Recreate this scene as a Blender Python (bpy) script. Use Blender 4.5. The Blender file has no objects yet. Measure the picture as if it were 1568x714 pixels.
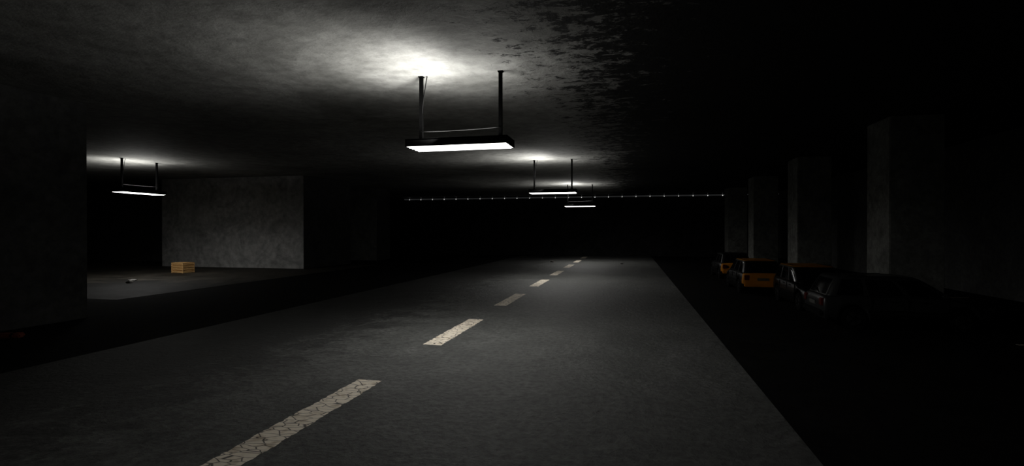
import bpy, bmesh, math, random
from mathutils import Vector, Matrix
random.seed(7)
S = 1.7
scene = bpy.context.scene
scene.view_settings.view_transform = 'Standard'
scene.view_settings.look = 'None'

# ------------------------------------------------------------------ materials
def new_mat(name):
    m = bpy.data.materials.new(name); m.use_nodes = True
    return m, m.node_tree, m.node_tree.nodes['Principled BSDF']

def plain(name, col, rough=0.5, metal=0.0, var=0.15, scale=8.0, spec=0.5):
    m, nt, b = new_mat(name)
    tc = nt.nodes.new('ShaderNodeTexCoord')
    n = nt.nodes.new('ShaderNodeTexNoise'); n.inputs['Scale'].default_value = scale
    n.inputs['Detail'].default_value = 6
    nt.links.new(tc.outputs['Object'], n.inputs['Vector'])
    r = nt.nodes.new('ShaderNodeValToRGB')
    r.color_ramp.elements[0].position = 0.3; r.color_ramp.elements[1].position = 0.7
    r.color_ramp.elements[0].color = tuple(c*(1-var) for c in col)+(1,)
    r.color_ramp.elements[1].color = tuple(min(1, c*(1+var)) for c in col)+(1,)
    nt.links.new(n.outputs['Fac'], r.inputs['Fac'])
    nt.links.new(r.outputs['Color'], b.inputs['Base Color'])
    b.inputs['Roughness'].default_value = rough
    b.inputs['Metallic'].default_value = metal
    b.inputs['Specular IOR Level'].default_value = spec
    return m

def concrete(name, c1, c2, scale=0.8, rough=0.8, bump=0.3, fine=6.0, spec=0.3, stain=0.5, warp=1.0, dist=.06):
    m, nt, b = new_mat(name)
    N = nt.nodes.new; L = nt.links.new
    g = N('ShaderNodeNewGeometry')
    n1 = N('ShaderNodeTexNoise'); n1.inputs['Scale'].default_value = scale; n1.inputs['Detail'].default_value = 10
    n1.inputs['Roughness'].default_value = 0.65; n1.inputs['Distortion'].default_value = warp
    L(g.outputs['Position'], n1.inputs['Vector'])
    n2 = N('ShaderNodeTexNoise'); n2.inputs['Scale'].default_value = fine; n2.inputs['Detail'].default_value = 8
    n2.inputs['Roughness'].default_value = 0.7
    L(g.outputs['Position'], n2.inputs['Vector'])
    r = N('ShaderNodeValToRGB')
    r.color_ramp.elements[0].position = 0.32; r.color_ramp.elements[1].position = 0.68
    r.color_ramp.elements[0].color = c1+(1,); r.color_ramp.elements[1].color = c2+(1,)
    L(n1.outputs['Fac'], r.inputs['Fac'])
    r2 = N('ShaderNodeValToRGB')
    r2.color_ramp.elements[0].position = 0.35; r2.color_ramp.elements[1].position = 0.6
    r2.color_ramp.elements[0].color = (stain,)*3+(1,); r2.color_ramp.elements[1].color = (1, 1, 1, 1)
    L(n2.outputs['Fac'], r2.inputs['Fac'])
    mx = N('ShaderNodeMix'); mx.data_type = 'RGBA'; mx.blend_type = 'MULTIPLY'; mx.inputs['Factor'].default_value = 1
    L(r.outputs['Color'], mx.inputs['A']); L(r2.outputs['Color'], mx.inputs['B'])
    L(mx.outputs['Result'], b.inputs['Base Color'])
    add = N('ShaderNodeMath'); add.operation = 'ADD'
    L(n1.outputs['Fac'], add.inputs[0]); L(n2.outputs['Fac'], add.inputs[1])
    bp = N('ShaderNodeBump'); bp.inputs['Strength'].default_value = bump; bp.inputs['Distance'].default_value = dist
    L(add.outputs[0], bp.inputs['Height']); L(bp.outputs['Normal'], b.inputs['Normal'])
    rr = N('ShaderNodeMapRange'); rr.inputs['To Min'].default_value = rough-0.12; rr.inputs['To Max'].default_value = min(1, rough+0.12)
    L(n1.outputs['Fac'], rr.inputs['Value']); L(rr.outputs['Result'], b.inputs['Roughness'])
    b.inputs['Specular IOR Level'].default_value = spec
    return m, nt, b, mx, r, n1, n2, g, bp

def edge_mask(nt, g, nz, amp, lo, hi, coord='X'):
    """noisy threshold along a world axis -> 0..1 (where the second tone takes over)"""
    N = nt.nodes.new; L = nt.links.new
    sep = N('ShaderNodeSeparateXYZ'); L(g.outputs['Position'], sep.inputs[0])
    ma = N('ShaderNodeMath'); ma.operation = 'MULTIPLY_ADD'; ma.inputs[1].default_value = amp
    L(nz.outputs['Fac'], ma.inputs[0]); L(sep.outputs[coord], ma.inputs[2])
    mr = N('ShaderNodeMapRange'); mr.inputs['From Min'].default_value = lo+amp*.5; mr.inputs['From Max'].default_value = hi+amp*.5
    mr.interpolation_type = 'SMOOTHSTEP'
    L(ma.outputs[0], mr.inputs['Value'])
    return mr

M_WALL = concrete('concrete_wall_mat', (.10, .10, .097), (.19, .19, .185), 0.7, 0.85, 0.4, 5, .2, .6)[0]
M_BLOCK = concrete('plaster_wall_mat', (.36, .36, .35), (.70, .70, .68), 0.5, 0.85, 0.5, 3, .2, .65, 2.0)[0]
M_DARKWALL = concrete('dark_wall_mat', (.02, .02, .02), (.05, .05, .05), 0.6, 0.9, 0.3, 5, .1, .6)[0]  # very dark concrete tone for the far, left and back walls
M_COL = concrete('column_concrete_mat', (.20, .202, .185), (.46, .465, .435), 0.9, 0.8, 0.6, 4, .25, .55)[0]
M_COL_SHADE = concrete('shaded_column_concrete_mat', (.055, .056, .054), (.10, .101, .098), 0.9, 0.8, 0.5, 4, .2, .6)[0]  # column concrete with shade painted in by a darker tone
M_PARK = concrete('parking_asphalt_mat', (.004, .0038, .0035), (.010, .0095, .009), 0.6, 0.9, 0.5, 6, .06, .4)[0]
M_BAY, nt, b, mx, r, n1, n2, g, bp = concrete('bay_floor_mat', (.016, .014, .011), (.065, .058, .047), 0.5, 0.7, 0.3, 4, .15, .5)
mk = edge_mask(nt, g, n1, 11, 20.0, 24.5, 'Y')  # edge of the lamp-lit floor painted into the colour
mm = nt.nodes.new('ShaderNodeMix'); mm.data_type = 'RGBA'
nt.links.new(mk.outputs['Result'], mm.inputs['Factor']); mm.inputs['A'].default_value = (.006, .0057, .005, 1)
nt.links.new(mx.outputs['Result'], mm.inputs['B']); nt.links.new(mm.outputs['Result'], b.inputs['Base Color'])

# road: worn asphalt, broken tone gets darker towards the left lane
M_ROAD, nt, b, mx, r, n1, n2, g, bp = concrete('road_asphalt_mat', (.062, .064, .060), (.135, .137, .13), 0.45, 0.58, 1.0, 8.0, .4, .40, 2.2)
n4 = nt.nodes.new('ShaderNodeTexNoise'); n4.inputs['Scale'].default_value = 1.0; n4.inputs['Detail'].default_value = 15
n4.inputs['Roughness'].default_value = .9; n4.inputs['Distortion'].default_value = .5
nt.links.new(g.outputs['Position'], n4.inputs['Vector'])
mk = edge_mask(nt, g, n4, 22, -8.0, -6.2)
mm = nt.nodes.new('ShaderNodeMix'); mm.data_type = 'RGBA'
nt.links.new(mk.outputs['Result'], mm.inputs['Factor']); mm.inputs['A'].default_value = (.026, .026, .025, 1)
nt.links.new(mx.outputs['Result'], mm.inputs['B']); nt.links.new(mm.outputs['Result'], b.inputs['Base Color'])

# ceiling: broken near-black tone right of the lamp row
M_CEIL, nt, b, mx, r, n1, n2, g, bp = concrete('ceiling_concrete_mat', (.22, .22, .205), (.42, .42, .40), 0.25, 0.72, 0.3, 2.5, .35, .65, 1.0, .10)
mpc = nt.nodes.new('ShaderNodeMapping'); mpc.inputs['Scale'].default_value = (1.0, 1.5, 1)
nt.links.new(g.outputs['Position'], mpc.inputs['Vector'])
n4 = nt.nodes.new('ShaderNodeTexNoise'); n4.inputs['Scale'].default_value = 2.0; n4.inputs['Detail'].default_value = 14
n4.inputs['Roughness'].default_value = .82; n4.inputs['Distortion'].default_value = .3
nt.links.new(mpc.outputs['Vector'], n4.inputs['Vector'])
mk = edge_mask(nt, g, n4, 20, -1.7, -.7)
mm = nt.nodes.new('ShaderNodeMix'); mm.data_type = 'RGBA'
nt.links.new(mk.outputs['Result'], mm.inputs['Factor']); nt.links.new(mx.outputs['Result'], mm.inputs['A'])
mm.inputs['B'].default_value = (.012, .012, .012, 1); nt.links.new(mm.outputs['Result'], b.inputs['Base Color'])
mk2 = edge_mask(nt, g, n4, 3, -5.5, -2.0)
ms = nt.nodes.new('ShaderNodeMapRange'); ms.inputs['To Min'].default_value = 0.35; ms.inputs['To Max'].default_value = 1.0
nt.links.new(mk2.outputs['Result'], ms.inputs['Value']); nt.links.new(ms.outputs['Result'], bp.inputs['Strength'])

# paint
M_PAINT, nt, b = new_mat('worn_line_paint_mat')
N = nt.nodes.new; L = nt.links.new
g = N('ShaderNodeNewGeometry')
mp = N('ShaderNodeMapping'); mp.inputs['Scale'].default_value = (4.0, 9.0, 1)
L(g.outputs['Position'], mp.inputs['Vector'])
nz = N('ShaderNodeTexNoise'); nz.inputs['Scale'].default_value = 3; L(g.outputs['Position'], nz.inputs['Vector'])
mxv = N('ShaderNodeMix'); mxv.data_type = 'RGBA'; mxv.inputs['Factor'].default_value = 0.12
L(mp.outputs['Vector'], mxv.inputs['A']); L(nz.outputs['Color'], mxv.inputs['B'])
vo = N('ShaderNodeTexVoronoi'); vo.feature = 'DISTANCE_TO_EDGE'; vo.inputs['Scale'].default_value = 1.2
L(mxv.outputs['Result'], vo.inputs['Vector'])
cr = N('ShaderNodeValToRGB'); cr.color_ramp.elements[0].position = 0.02; cr.color_ramp.elements[1].position = 0.06
cr.color_ramp.elements[0].color = (.10, .09, .075, 1); cr.color_ramp.elements[1].color = (.78, .70, .58, 1)
L(vo.outputs['Distance'], cr.inputs['Fac'])
n3 = N('ShaderNodeTexNoise'); n3.inputs['Scale'].default_value = 6; n3.inputs['Detail'].default_value = 8
L(g.outputs['Position'], n3.inputs['Vector'])
c3 = N('ShaderNodeValToRGB'); c3.color_ramp.elements[0].position = 0.3; c3.color_ramp.elements[1].position = 0.5
c3.color_ramp.elements[0].color = (.6, .55, .47, 1)
c3.color_ramp.elements[1].color = (1, 1, 1, 1)
L(n3.outputs['Fac'], c3.inputs['Fac'])
mm = N('ShaderNodeMix'); mm.data_type = 'RGBA'; mm.blend_type = 'MULTIPLY'; mm.inputs['Factor'].default_value = 1
L(cr.outputs['Color'], mm.inputs['A']); L(c3.outputs['Color'], mm.inputs['B'])
L(mm.outputs['Result'], b.inputs['Base Color']); b.inputs['Roughness'].default_value = .7

M_BLACK = plain('black_painted_steel', (.0022, .0022, .0022), .9, 0, .2, 10, .02)
M_CABLE = plain('cable_rubber', (.01, .01, .01), .6, 0, .1, 8, .1)
M_CARBLK = plain('car_paint_black', (.004, .004, .0045), .34, .0, .1, 3, .3)
M_CARGRN = plain('car_paint_dark', (.020, .021, .021), .34, .0, .1, 3, .4)
M_ORANGE = plain('car_paint_orange', (.62, .23, .010), .5, 0, .1, 3, .25)
M_ROOF = plain('car_roof_paint_orange', (.42, .17, .01), .5, 0, .1, 3, .3)
M_STOP = plain('faded_red_rubber', (.16, .03, .012), .7)
M_GLASS = plain('car_glass_tinted', (.003, .003, .004), .1, 0, .05, 8, .3)
M_TYRE = plain('tyre_rubber', (.005, .005, .005), .85, 0, .1, 8, .1)
M_RIM = plain('wheel_rim_metal', (.03, .03, .03), .5, .5)
M_TAIL = plain('tail_light_plastic', (.10, .008, .004), .3)
M_HEAD = plain('head_light_plastic', (.04, .04, .04), .2)
M_PLATE = plain('number_plate', (.10, .10, .09), .5)
M_PAPER = plain('paper', (.24, .235, .22), .9)
M_TRASH = plain('rubble', (.06, .055, .05), .9)
M_CARD, nt, b = new_mat('crate_wood')
N = nt.nodes.new; L = nt.links.new
tc = N('ShaderNodeTexCoord'); wv = N('ShaderNodeTexWave'); wv.bands_direction = 'Z'; wv.inputs['Scale'].default_value = 3
wv.inputs['Distortion'].default_value = 3; L(tc.outputs['Object'], wv.inputs['Vector'])
cr = N('ShaderNodeValToRGB'); cr.color_ramp.elements[0].color = (.42, .22, .07, 1); cr.color_ramp.elements[1].color = (.80, .50, .20, 1)
L(wv.outputs['Fac'], cr.inputs['Fac']); L(cr.outputs['Color'], b.inputs['Base Color']); b.inputs['Roughness'].default_value = .8
def emit(name, st, col=(1, .99, .97), base=.8):
    m, nt, b = new_mat(name)
    b.inputs['Emission Color'].default_value = col+(1,); b.inputs['Emission Strength'].default_value = st
    b.inputs['Base Color'].default_value = (base, base, base, 1)
    return m
M_EMIT = emit('lamp_diffuser_glow', 4)
M_BULB = emit('indicator_bulb_glow', .8)
M_PIPE = emit('pipe_added_glow', .012, (.95, .97, 1), .4)  # weak emission added so the unlit pipe shows

# ------------------------------------------------------------------ mesh builder
class MB:
    def __init__(s): s.bm = bmesh.new(); s.mats = []
    def mi(s, m):
        if m not in s.mats: s.mats.append(m)
        return s.mats.index(m)
    def box(s, c, size, mat, rot=None, bevel=0):
        r = bmesh.ops.create_cube(s.bm, size=1)
        vs = r['verts']; fs = set(f for v in vs for f in v.link_faces)
        M = Matrix.Translation(c) @ (rot.to_4x4() if rot else Matrix()) @ Matrix.Diagonal((*size, 1))
        bmesh.ops.transform(s.bm, matrix=M, verts=vs)
        for f in fs: f.material_index = s.mi(mat)
        if bevel:
            es = list(set(e for v in vs for e in v.link_edges))
            bmesh.ops.bevel(s.bm, geom=es, offset=bevel, segments=2, affect='EDGES', material=-1)
    def cyl(s, a, bb, rad, mat, seg=16, rad2=None):
        a = Vector(a); bb = Vector(bb); d = bb-a
        r = bmesh.ops.create_cone(s.bm, cap_ends=True, segments=seg, radius1=rad, radius2=rad if rad2 is None else rad2, depth=d.length)
        vs = r['verts']; fs = set(f for v in vs for f in v.link_faces)
        M = Matrix.Translation((a+bb)/2) @ d.to_track_quat('Z', 'Y').to_matrix().to_4x4()
        bmesh.ops.transform(s.bm, matrix=M, verts=vs)
        for f in fs: f.material_index = s.mi(mat); f.smooth = len(f.verts) == 4
    def tube(s, pts, rad, mat, seg=6):
        rings = []
        pts = [Vector(p) for p in pts]
        for i, p in enumerate(pts):
            d = (pts[min(i+1, len(pts)-1)]-pts[max(i-1, 0)]).normalized()
            q = d.to_track_quat('Z', 'Y')
            rings.append([s.bm.verts.new(p + q @ Vector((rad*math.cos(2*math.pi*k/seg), rad*math.sin(2*math.pi*k/seg), 0))) for k in range(seg)])
        for i in range(len(rings)-1):
            for k in range(seg):
                f = s.bm.faces.new((rings[i][k], rings[i][(k+1) % seg], rings[i+1][(k+1) % seg], rings[i+1][k]))
                f.material_index = s.mi(mat); f.smooth = True
        for rg in (rings[0], rings[-1]):
            f = s.bm.faces.new(rg); f.material_index = s.mi(mat)
    def loft(s, rings, matfn, caps=True, smooth=True):
        R = [[s.bm.verts.new(p) for p in rg] for rg in rings]; n = len(R[0])
        for i in range(len(R)-1):
            for k in range(n):
                f = s.bm.faces.new((R[i][k], R[i][(k+1) % n], R[i+1][(k+1) % n], R[i+1][k]))
                f.material_index = s.mi(matfn(i, k, f.calc_center_median())); f.smooth = smooth
        if caps:
            for j, rg in ((0, R[0]), (len(R)-1, R[-1])):
                f = s.bm.faces.new(rg); f.material_index = s.mi(matfn(j, -1, f.calc_center_median()))
    def done(s, name, loc=(0, 0, 0), rz=0, parent=None):
        bmesh.ops.recalc_face_normals(s.bm, faces=s.bm.faces)
        me = bpy.data.meshes.new(name); s.bm.to_mesh(me); s.bm.free()
        for m in s.mats: me.materials.append(m)
        o = bpy.data.objects.new(name, me); scene.collection.objects.link(o)
        o.location = loc; o.rotation_euler = (0, 0, rz)
        if parent: o.parent = parent
        return o

def slab(name, x0, x1, y0, y1, z0, z1, mat, bevel=0, u=True):
    k = S if u else 1
    b = MB(); b.box(((x0+x1)/2*k, (y0+y1)/2*k, (z0+z1)/2), ((x1-x0)*k, (y1-y0)*k, z1-z0), mat, None, bevel)
    return b.done(name)

H = 3.94*S   # ceiling height
XL, XR, YB, YF = -34, 8.6, -9, 33.5
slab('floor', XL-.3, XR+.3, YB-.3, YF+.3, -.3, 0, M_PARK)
slab('ceiling', XL-.3, XR+.3, YB-.3, YF+.3, H, H+.3, M_CEIL)
slab('wall_right', XR, XR+.3, YB, YF, 0, H, M_WALL)
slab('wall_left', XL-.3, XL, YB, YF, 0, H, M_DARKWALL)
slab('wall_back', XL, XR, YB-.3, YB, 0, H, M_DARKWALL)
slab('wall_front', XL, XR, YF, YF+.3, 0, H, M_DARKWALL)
slab('floor_road', -6.85, 1.28, YB, YF, 0, .012, M_ROAD)
slab('floor_bay', XL, -11.6, 9.5, 22, 0, .010, M_BAY)
def shade_end(o):
    # shade painted onto the end facing the road by a darker material
    o.data.materials.append(M_COL_SHADE)
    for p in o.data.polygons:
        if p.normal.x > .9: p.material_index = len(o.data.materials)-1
shade_end(slab('wall_partition', -20.7, -13.43, 19.07, 22.76, 0, H, M_BLOCK))
slab('wall_recess', XL, -20.7, 22.0, 22.76, 0, H, M_WALL)

def column(x0, x1, y0, y1, mat=None):
    b = MB(); mat = mat or M_COL
    b.box(((x0+x1)/2*S, (y0+y1)/2*S, H/2), ((x1-x0)*S, (y1-y0)*S, H), mat, None, .025)
    return b.done('concrete_column')
for y in (-5.8, 0.1, 6.0, 11.9, 17.8, 23.7, 29.6):
    column(5.15, 6.12, y, y+1.03)
column(-12.6, -9.74, 4.2, 7.43, M_COL_SHADE)
shade_end(column(-15.0, -13.4, 25.4, 27.0, M_BLOCK))

# dashed centre line: ragged painted strips
DX = -2.70*S
def dash(y0, y1):
    b = MB(); w = .135*S; n = 60; L_ = []; R_ = []
    for i in range(n+1):
        t = i/n; y = y0+(y1-y0)*t
        L_.append(b.bm.verts.new((DX-w+random.uniform(-.022, .016), y, .0165)))
        R_.append(b.bm.verts.new((DX+w+random.uniform(-.016, .022), y, .0165)))
    for i in range(n):
        f = b.bm.faces.new((L_[i], R_[i], R_[i+1], L_[i+1])); f.material_index = b.mi(M_PAINT)
    return b.done('lane_marking')
k = -3
while True:
    y0 = (2.85+3.86*k)*S
    if y0 > 32*S: break
    if y0 > YB*S: dash(y0, y0+2.13*S)
    k += 1

# ------------------------------------------------------------------ lamps
def lamp(x, y, rz, pw=1.0, up=1.0):
    zb = 2.85*S; hl = .775*S; hd = .24*S; hh = .11*S
    zt = zb+hh
    b = MB()
    b.box((0, 0, zt-.02), (2*hl, 2*hd, .04), M_BLACK, None, .006)
    for sx in (-1, 1): b.box((sx*(hl-.015), 0, zb+hh/2), (.03, 2*hd, hh), M_BLACK)
    for sy in (-1, 1): b.box((0, sy*(hd-.015), zb+hh/2), (2*hl, .03, hh), M_BLACK)
    b.box((0, 0, zb+.02), (2*hl-.06, 2*hd-.06, .05), M_EMIT)
    for i in range(4):
        yy = -hd+.12+i*(2*hd-.24)/3
        b.cyl((-hl+.06, yy, zb-.008), (hl-.06, yy, zb-.008), .022, M_EMIT, 10)
    for i in range(7):
        b.box((-hl*.55+i*hl*.18, 0, zt+.012), (.06, .10, .024), M_BLACK)
    for sx in (-1, 1):
        b.box((sx*.62*S, 0, (zt+H)/2), (.085, .085, H-zt), M_BLACK)
        b.box((sx*.62*S, 0, H-.01), (.13, .13, .02), M_BLACK)
        b.box((sx*.62*S, 0, zt+.03), (.12, .12, .06), M_BLACK)
    z0 = zt+.24
    pts = [(-.62*S+1.24*S*t, -.05, z0-.02*math.sin(math.pi*t)+.03*t) for t in [i/14 for i in range(15)]]
    b.tube(pts, .012, M_CABLE)
    pts = [(-.62*S+.17-.15*math.sin(t*1.8), -.03, H-.01-(H-zt-.2)*t) for t in [i/20 for i in range(21)]]
    b.tube(pts, .012, M_CABLE)
    o = b.done('hanging_ceiling_lamp', (x, y, 0), rz)
    a = bpy.data.lights.new('tube_light', 'AREA'); a.shape = 'RECTANGLE'; a.size = 2*hl-.08; a.size_y = 2*hd-.08
    a.energy = 125*pw; a.color = (1, .985, .95); a.spread = math.radians(160)
    lo = bpy.data.objects.new('tube_light', a); lo.location = (0, 0, zb-.20 if rz == 0 else zb-.04)
    lo.rotation_euler = (0, math.radians(-8) if rz == 0 else 0, 0)
    scene.collection.objects.link(lo); lo.parent = o
    # uplight lying on top of the housing
    u = bpy.data.lights.new('up_light', 'AREA'); u.shape = 'RECTANGLE'; u.size = 1.9; u.size_y = .7
    u.energy = 62*up; u.color = (1, .985, .95); u.spread = math.radians(172)
    uo = bpy.data.objects.new('up_light', u)
    uo.location = (0, -.1, zt+.05); uo.rotation_euler = (math.pi, 0, 0)
    scene.collection.objects.link(uo); uo.parent = o
    # added spot without a fixture, widens the ceiling glow to the left
    v = bpy.data.lights.new('added_wash_light', 'SPOT'); v.energy = 520*up; v.color = (1, .985, .95)
    v.spot_size = math.radians(132); v.spot_blend = .9; v.shadow_soft_size = .25
    vo_ = bpy.data.objects.new('added_wash_light', v); vo_.location = (-.5, -.55, zt-.05) if rz == 0 else (0, .55, zt-.05)
    d = Vector((-.62, -.22, 1)) if rz == 0 else Vector((0, .45, 1))
    vo_.rotation_euler = d.to_track_quat('-Z', 'Y').to_euler()
    scene.collection.objects.link(vo_); vo_.parent = o
for yy in (-2.1, 7.27, 16.67, 25.95):
    lamp(-2.47*S, yy*S, 0)
lamp(-15.85*S, 13.78*S, math.radians(90), .9, .9)

# ------------------------------------------------------------------ far pipe with small bulbs, faint glow added to the pipe
b = MB(); zp = 3.80*S; yp = (YF-.25)*S
b.cyl((-15.4*S, yp, zp), (XR*S, yp, zp), .07, M_PIPE, 12)
x = -15.0*S
while x < XR*S:
    b.cyl((x, yp, zp), (x, yp, H), .02, M_PIPE, 8)
    b.cyl((x-.05, yp, zp), (x+.05, yp, zp), .10, M_PIPE, 12)
    b.box((x, yp+.12, zp), (.10, .55, .05), M_PIPE)
    b.cyl((x, yp-.10, zp+.03), (x, yp-.10, zp-.09), .05, M_BULB, 10, .035)
    x += 1.45
b.done('ceiling_pipe')

# ------------------------------------------------------------------ cars
def car(loc, rz, paint, tail=None, roof=None, Hh=1.45):
    b = MB()
    prof = [(-2.05, .34, .72, .70), (-2.0, .26, .90, .79), (-1.6, .2, .95, .84), (-1.0, .2, .94, .85), (0, .2, .92, .85),
            (.8, .2, .90, .85), (1.1, .2, .88, .84), (1.6, .2, .80, .82), (1.93, .24, .68, .77), (2.05, .33, .56, .68)]
    def P(x):
        for i in range(len(prof)-1):
            if prof[i][0] <= x <= prof[i+1][0]+1e-9:
                t = (x-prof[i][0])/(prof[i+1][0]-prof[i][0])
                return [prof[i][j]+(prof[i+1][j]-prof[i][j])*t for j in (1, 2, 3)]
        return prof[-1][1:]
    wx = (-1.28, 1.30); wr = .30
    rings = []
    n = 100
    for i in range(n+1):
        x = -2.05+4.1*i/n; zb, zt, hw = P(x)
        za = zb
        for w in wx:
            q = (wr+.07)**2-(x-w)**2
            if q > 0: za = max(za, wr+math.sqrt(q))
        mid = za+(zt-.06-za)*.5
        half = [(0, zb), (hw*.62, zb), (hw*.66, za), (hw*.97, za), (hw, max(za+.03, mid-.08)), (hw*1.005, mid+.04), (hw*.97, zt-.07), (hw*.9, zt-.01), (hw*.5, zt+.02), (0, zt+.025)]
        rings.append([(x, y, z) for y, z in half]+[(x, -y, z) for y, z in half[-2:0:-1]])
    def mf(i, k, c):
        if k < 0: return tail if (tail and c.x < 0) else paint
        if c.z < .33 and abs(c.x) < 1.9: return M_TYRE
        if tail and c.x < -1.85 and c.z > .38: return tail
        return paint
    b.loft(rings, mf)
    def ringrr(xr, xf, hw, z):
        pts = []
        fr = [0, .03, .07, .30, .34, .64, .68, .93, .97, 1]
        for f in fr:
            ins = .08 if f in (0, 1) else (.02 if f in (.03, .97) else 0)
            pts.append((xr+(xf-xr)*f, hw-ins, z))
        for g in (.8, .4, 0, -.4, -.8): pts.append((xf+.05*(1-g*g), hw*g, z))
        for f in fr[::-1]:
            ins = .08 if f in (0, 1) else (.02 if f in (.03, .97) else 0)
            pts.append((xr+(xf-xr)*f, -(hw-ins), z))
        for g in (-.8, -.4, 0, .4, .8): pts.append((xr-.04*(1-g*g), hw*g, z))
        return pts
    lay = [(0, .90), (.08, .94), (.5, .93+.25), (.86, 1.37), (.95, 1.42), (1.0, Hh)]
    rr = []
    for t, z in lay:
        cx = t if t < .9 else t+(t-.9)*1.2
        rr.append(ringrr(-1.93+.28*cx, 1.12-.80*cx, .79-.13*cx-(0.03 if t == 1 else 0), z))
    rp = roof or paint
    def gf(i, k, c):
        if (k < 0 and i > 0) or i == 4: return rp
        if i == 3 or i == 0: return paint
        if k in {0, 1, 3, 5, 7, 8, 15, 16, 18, 20, 22, 23, 9, 14, 24, 29}: return paint
        return M_GLASS
    b.loft(rr, gf)
    b.box((0, 0, .27), (3.7, 1.0, .18), M_TYRE)
    for w in wx:
        for sy in (-1, 1):
            b.cyl((w, sy*.62, wr), (w, sy*.83, wr), wr, M_TYRE, 28)
            b.cyl((w, sy*.82, wr), (w, sy*.845, wr), wr*.62, M_RIM, 20)
            b.cyl((w, sy*.84, wr), (w, sy*.86, wr), .06, M_TYRE, 10)
            for q in range(5):
                an = q*2*math.pi/5
                b.box((w+.11*math.cos(an), sy*.85, wr+.11*math.sin(an)), (.16, .012, .03), M_TYRE, Matrix.Rotation(-an, 3, 'Y'))
    b.box((-2.05, 0, .42), (.12, 1.5, .16), M_TYRE if not tail else tail, None, .03)
    b.box((2.05, 0, .40), (.12, 1.42, .18), M_TYRE, None, .03)
    for sy in (-1, 1):
        b.box((-2.02, sy*.64, .73), (.10, .20, .22), M_TAIL, None, .02)
        b.box((1.99, sy*.58, .60), (.14, .28, .13), M_HEAD, None, .02)
        b.box((.85, sy*.92, .98), (.12, .16, .11), paint, None, .03)
        b.box((-.35, sy*.845, .80), (.16, .03, .03), M_TYRE)
        b.box((.40, sy*.845, .79), (.16, .03, .03), M_TYRE)
        for xx in (-.85, .02, .95): b.box((xx, sy*.846, .60), (.012, .02, .52), M_TYRE)
        b.box((0, sy*.855, .52), (1.9, .03, .06), M_TYRE)
        b.box((-.72, sy*.60, Hh), (1.3, .03, .035), M_TYRE)
    b.box((-2.06, 0, .66), (.03, .46, .11), M_PLATE)
    b.box((2.11, 0, .42), (.02, .46, .10), M_PLATE)
    b.box((2.04, 0, .57), (.06, .6, .09), M_TYRE)
    b.box((-1.93, 0, 1.0), (.03, .5, .02), M_TYRE, Matrix.Rotation(.3, 3, 'X'))
    return b.done('car', (loc[0], loc[1], 0.001), rz)
car((7.30, 16.7), 0, M_CARGRN)
car((6.45, 20.65), math.radians(-90), M_CARBLK, None, M_ROOF)
car((5.50, 25.6), math.radians(90), M_CARBLK, M_ORANGE, M_ROOF)
car((5.78, 32.6), math.radians(90), M_CARBLK, M_ORANGE)

# ------------------------------------------------------------------ crate
b = MB()
cw, cd, ch = 1.05, .75, .66
b.box((0, 0, ch/2), (cw-.06, cd-.06, ch-.04), M_CARD)
for i in range(4):
    z = .08+i*(ch-.16)/3
    for sy in (-1, 1): b.box((0, sy*(cd/2-.01), z), (cw, .03, .13), M_CARD, None, .005)
    for sx in (-1, 1): b.box((sx*(cw/2-.01), 0, z), (.03, cd, .13), M_CARD, None, .005)
for sx in (-1, 1):
    for sy in (-1, 1): b.box((sx*(cw/2-.03), sy*(cd/2+.005), ch/2), (.09, .04, ch), M_CARD)
for i in range(5): b.box((-cw/2+.11+i*(cw-.22)/4, 0, ch-.01), (.17, cd, .03), M_CARD, None, .004)
b.done('wooden_crate', (-16.72*S, 16.3*S, .012), math.radians(-8))

# ------------------------------------------------------------------ litter
def crumple(name, loc, r, mat, flat=.35, seed=1):
    rnd = random.Random(seed); b = MB()
    res = bmesh.ops.create_icosphere(b.bm, subdivisions=2, radius=r)
    for v in res['verts']:
        v.co *= rnd.uniform(.6, 1.2); v.co.z = max(0, v.co.z*flat+r*flat*.6)
    for f in b.bm.faces: f.material_index = b.mi(mat)
    return b.done(name, loc)
crumple('crumpled_paper', (-15.6*S, 13.3*S, .011), .22, M_PAPER, .22, 3)
crumple('rubble_chunk', (-14.9*S, 12.6*S, .011), .15, M_TRASH, .5, 5)
crumple('rubble_chunk', (-3.9*S, 26.0*S, .013), .16, M_TRASH, .5, 6)
crumple('rubble_chunk', (-.4*S, 25.2*S, .013), .13, M_TRASH, .5, 8)
b = MB()
b.box((0, 0, .06), (.9, .22, .12), M_STOP, None, .035)
for i in (-1, 1): b.box((i*.25, 0, .065), (.12, .225, .122), M_BLACK, None, .035)
b.done('parking_wheel_stop', (-9.15*S, 5.75*S, .001), math.radians(20))
for y in (8.6, 14.4):
    b = MB(); b.box((6.6*S, y*S, .004), (2.6*S, .12, .006), M_PAINT); b.done('parking_bay_line')

# ------------------------------------------------------------------ world, camera
w = bpy.data.worlds.new('World'); scene.world = w; w.use_nodes = True
w.node_tree.nodes['Background'].inputs['Color'].default_value = (0, 0, 0, 1)
cam = bpy.data.cameras.new('camera'); co = bpy.data.objects.new('camera', cam)
cam.sensor_width = 36; cam.lens = 18; cam.clip_end = 300
co.location = (0, 0, 1.6*S); co.rotation_euler = (math.radians(89.78), 0, math.radians(13.0))
scene.collection.objects.link(co); scene.camera = co
